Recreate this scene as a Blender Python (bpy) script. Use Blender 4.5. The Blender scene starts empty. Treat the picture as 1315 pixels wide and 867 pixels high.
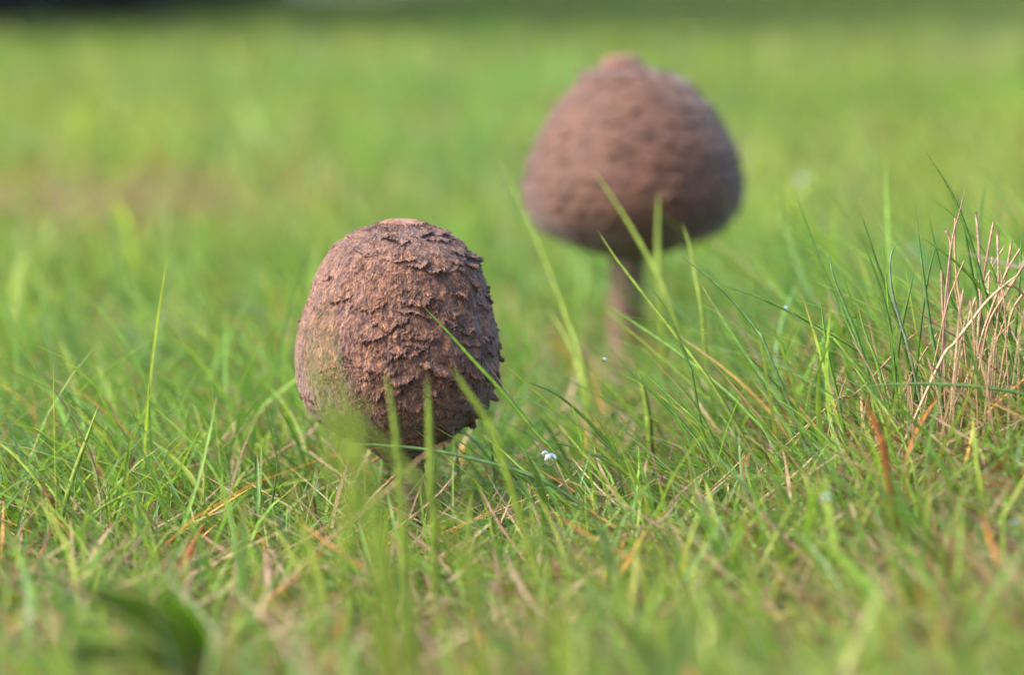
import bpy, math, random
import numpy as np
from mathutils import Vector

# ------------------------------------------------------------------ camera, sky, sun, exposure
R = math.radians
sc = bpy.context.scene
F_PX, CX, CY, HORIZON = 4044.0, 665.0, 433.5, -20.0      # photograph's focal length / principal point / level horizon in pixels
CAM_Z = 0.163
PITCH = math.atan((CY - HORIZON) / F_PX)
cam_d = bpy.data.cameras.new('camera')
cam = bpy.data.objects.new('camera', cam_d)
sc.collection.objects.link(cam)
cam.location = (0, 0, CAM_Z)
cam.rotation_euler = (math.pi / 2 - PITCH, 0, 0)
cam_d.sensor_fit = 'HORIZONTAL'
cam_d.sensor_width = 36.0 * 1315 / 1300
cam_d.lens = 112.0
cam_d.shift_x = -7.5 / 1315
cam_d.clip_start = 0.02
cam_d.clip_end = 2000
cam_d.dof.use_dof = True
cam_d.dof.focus_distance = 0.904
cam_d.dof.aperture_fstop = 112.0 / 14.5
cam_d.dof.aperture_blades = 0
sc.camera = cam

SUN_EL, SUN_AZ = R(46), R(-112)          # azimuth from +Y (view direction), negative = left
world = bpy.data.worlds.new('World')
sc.world = world
world.use_nodes = True
nt = world.node_tree
nt.nodes.clear()
sky = nt.nodes.new('ShaderNodeTexSky')
sky.sky_type = 'NISHITA'
sky.sun_disc = False
sky.sun_elevation = SUN_EL
sky.sun_rotation = SUN_AZ
sky.air_density = 0.7
sky.dust_density = 4.0
sky.ozone_density = 0.6
bg = nt.nodes.new('ShaderNodeBackground')
bg.inputs[1].default_value = 0.15
wo = nt.nodes.new('ShaderNodeOutputWorld')
nt.links.new(sky.outputs[0], bg.inputs[0])
nt.links.new(bg.outputs[0], wo.inputs[0])

sun_d = bpy.data.lights.new('sun', 'SUN')
sun_d.energy = 1.1
sun_d.angle = R(30)
sun_d.color = (1.0, 0.94, 0.86)
sun = bpy.data.objects.new('sun', sun_d)
sc.collection.objects.link(sun)
sd = Vector((math.sin(SUN_AZ) * math.cos(SUN_EL), math.cos(SUN_AZ) * math.cos(SUN_EL), math.sin(SUN_EL)))
sun.rotation_euler = sd.to_track_quat('Z', 'Y').to_euler()
sun.location = sd * 5

sc.view_settings.view_transform = 'Standard'
sc.view_settings.look = 'None'
sc.view_settings.gamma = 1
sc.view_settings.exposure = 2.1
sc.view_settings.use_curve_mapping = False
sc.render.engine = 'CYCLES'
sc.cycles.max_bounces = 8
sc.cycles.transparent_max_bounces = 8
sc.cycles.caustics_reflective = False
sc.cycles.caustics_refractive = False

rng = np.random.default_rng(7)
random.seed(7)
COL = sc.collection

# ------------------------------------------------------------------ helpers
def P(px, py, depth):
    """photograph pixel at a given depth along the view axis -> world point"""
    a = (px - CX) / F_PX * depth
    b = -(py - CY) / F_PX * depth
    c, s = math.cos(PITCH), math.sin(PITCH)
    return np.array([a, depth * c + b * s, CAM_Z - depth * s + b * c])

def sstep(e0, e1, x):
    t = np.clip((x - e0) / (e1 - e0), 0, 1)
    return t * t * (3 - 2 * t)

def vnoise(x, y, seed, px=0):
    """smooth 2-D value noise in -1..1 (periodic in x with px cells when px > 0)"""
    g = np.random.default_rng(seed).uniform(-1, 1, (128, 128))
    xi, yi = np.floor(x).astype(int), np.floor(y).astype(int)
    fx, fy = x - xi, y - yi
    fx = fx * fx * (3 - 2 * fx); fy = fy * fy * (3 - 2 * fy)
    m = px if px else 128
    x0, x1, y0, y1 = (xi % m) % 128, ((xi + 1) % m) % 128, yi % 128, (yi + 1) % 128
    return (g[x0, y0] * (1 - fx) + g[x1, y0] * fx) * (1 - fy) + (g[x0, y1] * (1 - fx) + g[x1, y1] * fx) * fy

def ground_z(x, y):
    x = np.asarray(x, float); y = np.asarray(y, float)
    hump = 0.040 * sstep(0.01, 0.17, x) * np.exp(-((y - 1.0) / 0.26) ** 2) * np.exp(-np.clip(x - 0.3, 0, 9) ** 2 / 0.1)
    near = np.exp(-(y / 6.0) ** 2)
    rough = 0.0035 * vnoise(x * 14 + 40, y * 14, 3) * near + 0.012 * vnoise(x * 2.1 + 9, y * 2.1, 4) * sstep(1.3, 2.4, y)
    roll = 0.04 * vnoise(x * 0.13 + 31, y * 0.13 + 5, 5) * sstep(6, 25, y)
    rise = 0.012 * np.clip(y - 8, 0, 90) * sstep(-2.5, 3.0, x)      # the meadow climbs gently to the right
    return hump + rough + roll + rise

def build_mesh(name, verts, faces, mat, parent=None, col=None, vec=None, smooth=True):
    """verts (n,3), faces (m,4 or 3) -> one mesh object"""
    verts = np.asarray(verts, np.float32); faces = np.asarray(faces, np.int32)
    me = bpy.data.meshes.new(name)
    k = faces.shape[1]
    me.vertices.add(len(verts)); me.vertices.foreach_set('co', verts.ravel())
    me.loops.add(faces.size); me.loops.foreach_set('vertex_index', faces.ravel())
    me.polygons.add(len(faces))
    me.polygons.foreach_set('loop_start', np.arange(0, faces.size, k, dtype=np.int32))
    if smooth:
        me.polygons.foreach_set('use_smooth', np.ones(len(faces), bool))
    if col is not None:
        a = me.attributes.new('tint', 'FLOAT_COLOR', 'POINT')
        c = np.ones((len(verts), 4), np.float32); c[:, :3] = col
        a.data.foreach_set('color', c.ravel())
    if vec is not None:
        a = me.attributes.new('fibre', 'FLOAT_VECTOR', 'POINT')
        a.data.foreach_set('vector', np.asarray(vec, np.float32).ravel())
    me.update(calc_edges=True)
    me.validate()
    me.materials.append(mat)
    ob = bpy.data.objects.new(name, me)
    COL.objects.link(ob)
    if parent is not None:
        ob.parent = parent
    return ob

def tag(o, label=None, cat=None, group=None, kind=None):
    if label: o['label'] = label
    if cat: o['category'] = cat
    if group: o['group'] = group
    if kind: o['kind'] = kind
    return o

def grid_faces(nu, nv, wrap=False):
    i = np.arange(nu if wrap else nu - 1); j = np.arange(nv - 1)
    I, J = np.meshgrid(i, j, indexing='ij')
    I2 = (I + 1) % nu
    return np.stack([I * nv + J, I2 * nv + J, I2 * nv + J + 1, I * nv + J + 1], -1).reshape(-1, 4)

# ------------------------------------------------------------------ materials
def new_mat(name):
    m = bpy.data.materials.new(name); m.use_nodes = True
    t = m.node_tree; t.nodes.clear()
    return m, t, t.nodes.new('ShaderNodeOutputMaterial')

def N(t, typ, **kw):
    n = t.nodes.new(typ)
    for k, v in kw.items():
        if k.startswith('i_'):
            n.inputs[k[2:].replace('_', ' ')].default_value = v
        else:
            setattr(n, k, v)
    return n

def ramp(t, stops):
    n = t.nodes.new('ShaderNodeValToRGB')
    e = n.color_ramp.elements
    while len(e) < len(stops): e.new(0.5)
    for q, (p, c) in zip(e, stops):
        q.position = p; q.color = (*c, 1)
    return n

def mat_grass(name, transl=0.5, rough=0.42, spec=0.4):
    m, t, out = new_mat(name)
    at = N(t, 'ShaderNodeAttribute', attribute_name='tint')
    tc = N(t, 'ShaderNodeTexCoord')
    no = N(t, 'ShaderNodeTexNoise', i_Scale=420.0, i_Detail=3.0)
    t.links.new(tc.outputs['Object'], no.inputs['Vector'])
    mr = N(t, 'ShaderNodeMapRange'); mr.inputs[1].default_value = 0.3; mr.inputs[2].default_value = 0.7
    mr.inputs[3].default_value = 0.72; mr.inputs[4].default_value = 1.22
    t.links.new(no.outputs['Fac'], mr.inputs[0])
    mul = N(t, 'ShaderNodeVectorMath', operation='SCALE')
    t.links.new(at.outputs['Color'], mul.inputs[0]); t.links.new(mr.outputs[0], mul.inputs['Scale'])
    p = N(t, 'ShaderNodeBsdfPrincipled', i_Roughness=rough)
    p.inputs['Specular IOR Level'].default_value = spec
    t.links.new(mul.outputs[0], p.inputs['Base Color'])
    tr = N(t, 'ShaderNodeBsdfTranslucent')
    mul2 = N(t, 'ShaderNodeMix', data_type='RGBA', blend_type='MULTIPLY')
    mul2.inputs[0].default_value = 1.0
    mul2.inputs[7].default_value = (1.25, 1.2, 0.7, 1)
    t.links.new(mul.outputs[0], mul2.inputs[6]); t.links.new(mul2.outputs[2], tr.inputs['Color'])
    mx = N(t, 'ShaderNodeMixShader'); mx.inputs[0].default_value = transl
    t.links.new(p.outputs[0], mx.inputs[1]); t.links.new(tr.outputs[0], mx.inputs[2])
    t.links.new(mx.outputs[0], out.inputs[0])
    return m

def mat_straw():
    m, t, out = new_mat('dry_straw')
    at = N(t, 'ShaderNodeAttribute', attribute_name='tint')
    tc = N(t, 'ShaderNodeTexCoord')
    no = N(t, 'ShaderNodeTexNoise', i_Scale=900.0, i_Detail=4.0)
    t.links.new(tc.outputs['Object'], no.inputs['Vector'])
    mr = N(t, 'ShaderNodeMapRange'); mr.inputs[1].default_value = 0.3; mr.inputs[2].default_value = 0.7
    mr.inputs[3].default_value = 0.6; mr.inputs[4].default_value = 1.25
    t.links.new(no.outputs['Fac'], mr.inputs[0])
    mul = N(t, 'ShaderNodeVectorMath', operation='SCALE')
    t.links.new(at.outputs['Color'], mul.inputs[0]); t.links.new(mr.outputs[0], mul.inputs['Scale'])
    p = N(t, 'ShaderNodeBsdfPrincipled', i_Roughness=0.6)
    t.links.new(mul.outputs[0], p.inputs['Base Color'])
    tr = N(t, 'ShaderNodeBsdfTranslucent'); t.links.new(mul.outputs[0], tr.inputs['Color'])
    mx = N(t, 'ShaderNodeMixShader'); mx.inputs[0].default_value = 0.15
    t.links.new(p.outputs[0], mx.inputs[1]); t.links.new(tr.outputs[0], mx.inputs[2])
    t.links.new(mx.outputs[0], out.inputs[0])
    return m

def mat_cap(name, dark, mid, tan, pale, bump=0.0010):
    """fibrous mushroom skin; 'fibre' holds a position whose vertical axis is squeezed so the grain runs down the cap"""
    m, t, out = new_mat(name)
    at = N(t, 'ShaderNodeAttribute', attribute_name='fibre')
    f1 = N(t, 'ShaderNodeTexNoise', i_Scale=1900.0, i_Detail=3.0, i_Roughness=0.6)
    f2 = N(t, 'ShaderNodeTexNoise', i_Scale=480.0, i_Detail=4.0, i_Roughness=0.6, i_Distortion=0.6)
    pt = N(t, 'ShaderNodeTexNoise', i_Scale=110.0, i_Detail=3.0)
    for n in (f1, f2, pt): t.links.new(at.outputs['Vector'], n.inputs['Vector'])
    mixv = N(t, 'ShaderNodeMath', operation='MULTIPLY_ADD'); mixv.inputs[1].default_value = 0.55
    half = N(t, 'ShaderNodeMath', operation='MULTIPLY'); half.inputs[1].default_value = 0.45
    t.links.new(f2.outputs['Fac'], half.inputs[0])
    t.links.new(f1.outputs['Fac'], mixv.inputs[0]); t.links.new(half.outputs[0], mixv.inputs[2])
    rp = ramp(t, [(0.39, dark), (0.48, mid), (0.55, tan), (0.64, pale)])
    t.links.new(mixv.outputs[0], rp.inputs[0])
    hue = ramp(t, [(0.35, (0.86, 0.84, 0.90)), (0.62, (1.12, 1.04, 0.94))])
    t.links.new(pt.outputs['Fac'], hue.inputs[0])
    mu = N(t, 'ShaderNodeMix', data_type='RGBA', blend_type='MULTIPLY'); mu.inputs[0].default_value = 1
    t.links.new(rp.outputs[0], mu.inputs[6]); t.links.new(hue.outputs[0], mu.inputs[7])
    tn = N(t, 'ShaderNodeAttribute', attribute_name='tint')
    mu2 = N(t, 'ShaderNodeMix', data_type='RGBA', blend_type='MULTIPLY'); mu2.inputs[0].default_value = 1
    t.links.new(mu.outputs[2], mu2.inputs[6]); t.links.new(tn.outputs['Color'], mu2.inputs[7])
    b = N(t, 'ShaderNodeBump', i_Strength=0.9, i_Distance=bump)
    t.links.new(mixv.outputs[0], b.inputs['Height'])
    p = N(t, 'ShaderNodeBsdfPrincipled', i_Roughness=0.72)
    p.inputs['Specular IOR Level'].default_value = 0.35
    p.inputs['Sheen Weight'].default_value = 0.25
    p.inputs['Sheen Roughness'].default_value = 0.5
    t.links.new(mu2.outputs[2], p.inputs['Base Color']); t.links.new(b.outputs[0], p.inputs['Normal'])
    t.links.new(p.outputs[0], out.inputs[0])
    return m

def mat_stem():
    m, t, out = new_mat('mushroom_stem')
    tc = N(t, 'ShaderNodeTexCoord')
    mp = N(t, 'ShaderNodeMapping'); mp.inputs['Scale'].default_value = (1, 1, 2.2)
    t.links.new(tc.outputs['Object'], mp.inputs['Vector'])
    n1 = N(t, 'ShaderNodeTexNoise', i_Scale=330.0, i_Detail=4.0, i_Distortion=0.8)
    t.links.new(mp.outputs[0], n1.inputs['Vector'])
    rp = ramp(t, [(0.38, (0.055, 0.026, 0.018)), (0.52, (0.105, 0.055, 0.038)), (0.62, (0.22, 0.145, 0.10))])
    t.links.new(n1.outputs['Fac'], rp.inputs[0])
    b = N(t, 'ShaderNodeBump', i_Strength=0.7, i_Distance=0.0005)
    t.links.new(n1.outputs['Fac'], b.inputs['Height'])
    p = N(t, 'ShaderNodeBsdfPrincipled', i_Roughness=0.7)
    t.links.new(rp.outputs[0], p.inputs['Base Color']); t.links.new(b.outputs[0], p.inputs['Normal'])
    t.links.new(p.outputs[0], out.inputs[0])
    return m

def mat_ground():
    m, t, out = new_mat('meadow_soil')
    tc = N(t, 'ShaderNodeTexCoord')
    a = N(t, 'ShaderNodeTexNoise', i_Scale=190.0, i_Detail=5.0)
    b = N(t, 'ShaderNodeTexNoise', i_Scale=1.4, i_Detail=4.0)
    for n in (a, b): t.links.new(tc.outputs['Object'], n.inputs['Vector'])
    r1 = ramp(t, [(0.32, (0.018, 0.014, 0.008)), (0.5, (0.07, 0.06, 0.03)), (0.66, (0.15, 0.12, 0.065))])
    r2 = ramp(t, [(0.32, (0.05, 0.085, 0.018)), (0.5, (0.07, 0.125, 0.022)), (0.68, (0.11, 0.125, 0.03))])
    t.links.new(a.outputs['Fac'], r1.inputs[0]); t.links.new(b.outputs['Fac'], r2.inputs[0])
    # short moss-like sward between the blades, patchy
    c = N(t, 'ShaderNodeTexNoise', i_Scale=26.0, i_Detail=3.0)
    t.links.new(tc.outputs['Object'], c.inputs['Vector'])
    cr = ramp(t, [(0.36, (0.25,) * 3), (0.6, (0.9,) * 3)])
    t.links.new(c.outputs['Fac'], cr.inputs[0])
    mx = N(t, 'ShaderNodeMix', data_type='RGBA')
    t.links.new(cr.outputs[0], mx.inputs[0]); t.links.new(r1.outputs[0], mx.inputs[6]); t.links.new(r2.outputs[0], mx.inputs[7])
    p = N(t, 'ShaderNodeBsdfPrincipled', i_Roughness=0.9)
    bp = N(t, 'ShaderNodeBump', i_Strength=1.0, i_Distance=0.003)
    t.links.new(a.outputs['Fac'], bp.inputs['Height']); t.links.new(bp.outputs[0], p.inputs['Normal'])
    t.links.new(mx.outputs[2], p.inputs['Base Color'])
    t.links.new(p.outputs[0], out.inputs[0])
    return m

def mat_simple(name, c0, c1, scale, rough=0.8):
    m, t, out = new_mat(name)
    tc = N(t, 'ShaderNodeTexCoord')
    a = N(t, 'ShaderNodeTexNoise', i_Scale=scale, i_Detail=3.0)
    t.links.new(tc.outputs['Object'], a.inputs['Vector'])
    r = ramp(t, [(0.35, c0), (0.65, c1)])
    t.links.new(a.outputs['Fac'], r.inputs[0])
    p = N(t, 'ShaderNodeBsdfPrincipled', i_Roughness=rough)
    t.links.new(r.outputs[0], p.inputs['Base Color'])
    t.links.new(p.outputs[0], out.inputs[0])
    return m

def mat_water():
    m, t, out = new_mat('dew_water')
    p = N(t, 'ShaderNodeBsdfPrincipled', i_Roughness=0.0, i_IOR=1.333)
    p.inputs['Transmission Weight'].default_value = 1.0
    p.inputs['Base Color'].default_value = (1, 1, 1, 1)
    t.links.new(p.outputs[0], out.inputs[0])
    return m

M_GRASS = mat_grass('grass_blade')
M_STRAW = mat_straw()
M_CAP_A = mat_cap('cap_skin', (0.025, 0.0088, 0.0062), (0.080, 0.032, 0.0205), (0.134, 0.062, 0.035), (0.275, 0.146, 0.072))
M_CAP_B = mat_cap('cap_skin_smooth', (0.039, 0.0140, 0.0070), (0.060, 0.0230, 0.0118), (0.078, 0.0330, 0.0170), (0.108, 0.051, 0.027), 0.0003)
M_STEM = mat_stem()
M_SOIL = mat_ground()
M_WATER = mat_water()
M_WOOD = mat_simple('dark_woodland', (0.010, 0.012, 0.010), (0.030, 0.032, 0.026), 3.0)

# ------------------------------------------------------------------ the meadow ground
def make_ground():
    def axis(lo, hi, fine_lo, fine_hi, step, grow):
        a = list(np.arange(fine_lo, fine_hi, step)); s = step
        while a[-1] < hi: s *= grow; a.append(a[-1] + s)
        s = step
        while a[0] > lo: s *= grow; a.insert(0, a[0] - s)
        return np.array(a)
    xs = axis(-260, 260, -0.7, 0.7, 0.014, 1.09)
    ys = axis(-60, 700, 0.3, 2.6, 0.014, 1.06)
    X, Y = np.meshgrid(xs, ys, indexing='ij')
    Z = ground_z(X, Y)
    g = build_mesh('meadow_ground', np.stack([X, Y, Z], -1).reshape(-1, 3), grid_faces(len(xs), len(ys)), M_SOIL)
    g['kind'] = 'structure'
make_ground()

# ------------------------------------------------------------------ grass as one mass
GREENS = np.array([(0.155, 0.300, 0.038), (0.180, 0.335, 0.042), (0.230, 0.350, 0.050), (0.110, 0.225, 0.038),
                   (0.125, 0.245, 0.076), (0.280, 0.360, 0.058), (0.092, 0.190, 0.032)])
DRY = np.array([(0.30, 0.21, 0.105), (0.36, 0.27, 0.145), (0.22, 0.14, 0.070), (0.32, 0.22, 0.13), (0.17, 0.095, 0.050)])
RUST = np.array([(0.42, 0.16, 0.035), (0.45, 0.25, 0.04), (0.30, 0.09, 0.03)])

def blades(root, h, lean, az, bend, width, segs, across, tint, tip=None, seed=1):
    """vectorised grass blades -> verts, faces, colours"""
    n = len(root); r = np.random.default_rng(seed)
    s = np.linspace(0, 1, segs + 1)[None, :]
    d = np.stack([np.cos(az), np.sin(az)], -1)
    out = (lean[:, None] * s + bend[:, None] * s ** 2.2) * h[:, None]
    up = h[:, None] * (s - 0.42 * np.minimum(bend, 1.4)[:, None] * s ** 2.4)
    sway = (r.uniform(-0.12, 0.12, n) * h)[:, None] * np.sin(s * math.pi)
    perp = np.stack([-d[:, 1], d[:, 0]], -1)
    pos = np.empty((n, segs + 1, 3))
    pos[..., :2] = root[:, None, :2] + d[:, None, :] * out[..., None] + perp[:, None, :] * sway[..., None]
    pos[..., 2] = root[:, None, 2] + up
    tw = r.uniform(-1.2, 1.2, n)[:, None] + r.uniform(-0.6, 0.6, n)[:, None] * s
    sx = -d[:, 1][:, None] * np.cos(tw) + d[:, 0][:, None] * np.sin(tw)
    sy = d[:, 0][:, None] * np.cos(tw) + d[:, 1][:, None] * np.sin(tw)
    side = np.stack([sx, sy, np.zeros_like(sx)], -1)
    w = width[:, None] * np.clip(0.75 + 0.6 * s, 0, 1) * np.sqrt(np.clip(1 - s ** 3, 0.004, 1)) * 0.5
    if across == 2:
        off = [-1, 1]; drop = [0, 0]
    else:
        off = [-1, 0, 1]; drop = [0.0, -0.6, 0.0]
    V = np.stack([pos + side * (w * o)[..., None] + np.array([0, 0, 0])[None, None] for o in off], 2)
    if across == 3:
        fold = np.concatenate([d, np.full((n, 1), 0.15)], 1)[:, None, :] * (w * 0.75)[..., None]
        V[:, :, 1] += fold
    k = across; ring = segs + 1
    base = (np.arange(n) * ring * k)[:, None, None]
    I, J = np.meshgrid(np.arange(segs), np.arange(k - 1), indexing='ij')
    f = np.stack([I * k + J, I * k + J + 1, (I + 1) * k + J + 1, (I + 1) * k + J], -1).reshape(1, -1, 4)
    faces = (base + f).reshape(-1, 4)
    c = np.repeat(tint[:, None, :], ring, 1)
    # pale sheath at the foot, withered tip on some
    foot = np.clip(1 - s / 0.22, 0, 1)[..., None] * 0.5
    c = c * (1 - foot) + np.array([0.24, 0.22, 0.10]) * foot
    if tip is not None:
        q = (np.clip((s - 0.8) / 0.2, 0, 1) * tip[:, None])[..., None]
        c = c * (1 - q) + np.array([0.30, 0.17, 0.08]) * q
    c = np.repeat(c[:, :, None, :], k, 2)
    return V.reshape(-1, 3), faces, c.reshape(-1, 3)

def patch_dry(x, y):
    """how withered the sward is at a place (0 green .. 1 straw): patchy plus the dry places the meadow has"""
    v = 0.16 + 0.16 * np.clip(vnoise(x * 5 + 7, y * 3.2, 11) + 0.1, 0, 1) + 0.15 * np.clip(vnoise(x * 1.1 + 3, y * 0.5, 12), 0, 1)
    for (cx, cy, rx, ry, a) in ((-0.285, 2.1, 0.12, 0.22, 0.95), (-0.05, 2.3, 0.10, 0.22, 0.40), (0.16, 0.95, 0.075, 0.14, 0.50),
                                (-0.16, 2.35, 0.07, 0.2, 0.35), (0.02, 0.68, 0.20, 0.13, 0.30), (0.12, 0.72, 0.08, 0.07, 0.25), (0.3, 3.0, 0.2, 0.5, 0.2)):
        v = v + a * np.exp(-((x - cx) / rx) ** 2 - ((y - cy) / ry) ** 2)
    return np.clip(v, 0, 0.92)

def scatter(n, d0, d1, spread, power=1.0, r=rng):
    """roots in the wedge of meadow in front of the lens; spread = half-width / distance"""
    u = r.uniform(0, 1, n)
    d = (d0 ** (power + 1) + u * (d1 ** (power + 1) - d0 ** (power + 1))) ** (1 / (power + 1))
    x = r.uniform(-1, 1, n) * spread * d
    return x, d

def pick_tint(x, y, n, r):
    c = GREENS[r.integers(0, len(GREENS), n)] * r.uniform(0.8, 1.2, (n, 1))
    warm = vnoise(x * 3 + 50, y * 1.7, 21)[:, None]
    c = c * (1 + 0.30 * warm * np.array([0.9, 0.15, 0.0]))
    dry = r.uniform(0, 1, n) < patch_dry(x, y)
    c[dry] = DRY[r.integers(0, len(DRY), dry.sum())] * r.uniform(0.75, 1.15, (dry.sum(), 1))
    rust = r.uniform(0, 1, n) < 0.012
    c[rust] = RUST[r.integers(0, len(RUST), rust.sum())]
    return c, dry

LINES = [(-0.0357, 0.93), (0.0445, 1.284)]          # where the two mushrooms stand

def low_mask(x, y):
    """the sward is shorter and thinner around the mushrooms' feet and in front of them"""
    m = np.ones_like(x)
    m *= 1 - 0.45 * np.exp(-((x + 0.030 * y / 0.9) / 0.055) ** 2) * sstep(0.55, 0.62, y) * (1 - sstep(0.99, 1.08, y))
    m *= 1 - 0.40 * np.exp(-((x - 0.036 * y / 1.05) / 0.035) ** 2) * sstep(0.93, 1.0, y) * (1 - sstep(1.32, 1.42, y))
    return m

def sward(n, d0, d1, spread, power, segs, across, wscale, hmean, tall, seed):
    r = np.random.default_rng(seed)
    x, y = scatter(n, d0, d1, spread, power, r)
    # tufted: pull the roots towards clump centres
    jx, jy = vnoise(x * 60, y * 60, 31), vnoise(x * 60 + 19, y * 60, 32)
    x = x + 0.010 * jx; y = y + 0.010 * jy
    keep = np.ones(n, bool)
    for (mx, my) in LINES:
        keep &= (x - mx) ** 2 + (y - my) ** 2 > 0.0085 ** 2
    x, y = x[keep], y[keep]; n = len(x)
    lm = low_mask(x, y)
    h = hmean * np.exp(r.normal(0, 0.33, n)) * (1 + 0.25 * vnoise(x * 9, y * 9, 33))
    t = r.uniform(0, 1, n) < tall
    h[t] *= r.uniform(1.5, 2.3, t.sum())
    h *= lm
    h = np.clip(h, 0.008, np.where(y < 0.82, 0.050 if hmean > 0.03 else 0.042, 0.085))
    az = np.where(r.uniform(0, 1, n) < 0.55, r.normal(math.pi * 0.98, 0.75, n), r.uniform(0, 2 * math.pi, n))
    lean = np.abs(r.normal(0.22, 0.28, n))
    bend = np.abs(r.normal(0.25, 0.42, n))
    lay = r.uniform(0, 1, n) < 0.16
    bend[lay] += r.uniform(0.5, 1.1, lay.sum())
    w = wscale * np.exp(r.normal(0, 0.30, n))
    broad = r.uniform(0, 1, n) < 0.06
    w[broad] *= 2.0
    tint, dry = pick_tint(x, y, n, r)
    h[dry] *= 0.75; w[dry] *= 0.8; lean[dry] += 0.35
    z = ground_z(x, y) - 0.002
    tip = (r.uniform(0, 1, n) < 0.3) * r.uniform(0.3, 1, n)
    return blades(np.stack([x, y, z], -1), h, lean, az, bend, w, segs, across, tint, tip, seed + 1)

def join(parts):
    vs, fs, cs, o = [], [], [], 0
    for v, f, c in parts:
        vs.append(v); fs.append(f + o); cs.append(c); o += len(v)
    return np.concatenate(vs), np.concatenate(fs), np.concatenate(cs)

v, f, c = join([sward(3200, 0.52, 0.69, 0.34, 1, 6, 2, 0.0015, 0.040, 0.0, 113),
                sward(13000, 0.42, 0.80, 0.34, 1, 6, 2, 0.0012, 0.025, 0.04, 101),
                sward(30000, 0.78, 1.20, 0.30, 1, 5, 3, 0.00092, 0.025, 0.06, 103),
                sward(46000, 1.18, 2.2, 0.38, 1, 4, 2, 0.0014, 0.029, 0.08, 105)])
def long_blades(n, d0, d1, spread, seed):
    """fine long leaves that lean over the sward, mostly the same way"""
    r = np.random.default_rng(seed)
    x, y = scatter(n, d0, d1, spread, 1, r)
    lm = low_mask(x, y)
    keep = (r.uniform(0, 1, n) < np.clip((lm - 0.55) * 3, 0.12, 1))
    for (mx, my) in LINES:
        keep &= (x - mx) ** 2 + (y - my) ** 2 > 0.012 ** 2
    x, y, lm = x[keep], y[keep], lm[keep]; n = len(x)
    h = r.uniform(0.034, 0.062, n) * lm
    az = r.normal(math.pi * 0.98, 0.55, n)
    tint = GREENS[r.integers(0, len(GREENS), n)] * r.uniform(0.85, 1.2, (n, 1))
    gold = r.uniform(0, 1, n) < 0.03
    tint[gold] = np.array([0.45, 0.27, 0.05]) * r.uniform(0.7, 1.1, (gold.sum(), 1))
    return blades(np.stack([x, y, ground_z(x, y) - 0.002], -1), h, np.abs(r.normal(0.65, 0.35, n)), az, np.abs(r.normal(0.25, 0.25, n)),
                  r.uniform(0.0008, 0.0015, n), 9, 2, tint, r.uniform(0, 1, n) * (r.uniform(0, 1, n) < 0.4), seed + 1)
v, f, c = join([(v, f, c), long_blades(2600, 0.86, 1.7, 0.28, 121), long_blades(90, 0.60, 0.80, 0.28, 123)])
g = build_mesh('meadow_grass', v, f, M_GRASS, col=c)
tag(g, 'short dewy green meadow grass around the two mushrooms', 'grass', kind='stuff')

v, f, c = join([sward(56000, 2.15, 5.0, 0.46, 1, 3, 2, 0.0030, 0.032, 0.08, 107),
                sward(70000, 4.9, 22.0, 0.42, 0.6, 2, 2, 0.0085, 0.045, 0.08, 109),
                sward(30000, 20, 75.0, 0.34, 0.4, 2, 2, 0.03, 0.07, 0.05, 111)])
g = build_mesh('distant_meadow_grass', v, f, M_GRASS, col=c)
tag(g, 'blurred yellow-green meadow stretching away behind the mushrooms', 'grass', kind='stuff')

# dead stems and thatch lying between the blades
def thatch(n, d0, d1, spread, seed):
    r = np.random.default_rng(seed)
    x, y = scatter(n, d0, d1, spread, 1, r)
    keep = r.uniform(0, 1, n) < 0.35 + patch_dry(x, y)
    x, y = x[keep], y[keep]; n = len(x)
    h = r.uniform(0.015, 0.05, n)
    az = r.uniform(0, 2 * math.pi, n)
    tint = DRY[r.integers(0, len(DRY), n)] * r.uniform(0.6, 1.15, (n, 1))
    rr = r.uniform(0, 1, n) < 0.08
    tint[rr] = RUST[r.integers(0, len(RUST), rr.sum())]
    # lying stems: mostly sideways
    v, f, c = blades(np.stack([x, y, ground_z(x, y) + r.uniform(0, 0.012, n)], -1), h * 0.35, np.full(n, 2.2), az,
                     r.normal(0, 0.3, n).clip(-0.5, 0.6), r.uniform(0.0005, 0.0013, n), 4, 2, tint, None, seed + 1)
    return v, f, c
v, f, c = thatch(16000, 0.5, 1.5, 0.29, 201)
g = build_mesh('dry_thatch', v, f, M_STRAW, col=c)
tag(g, 'dead tan straw lying between the green blades', 'straw', kind='stuff')

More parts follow.
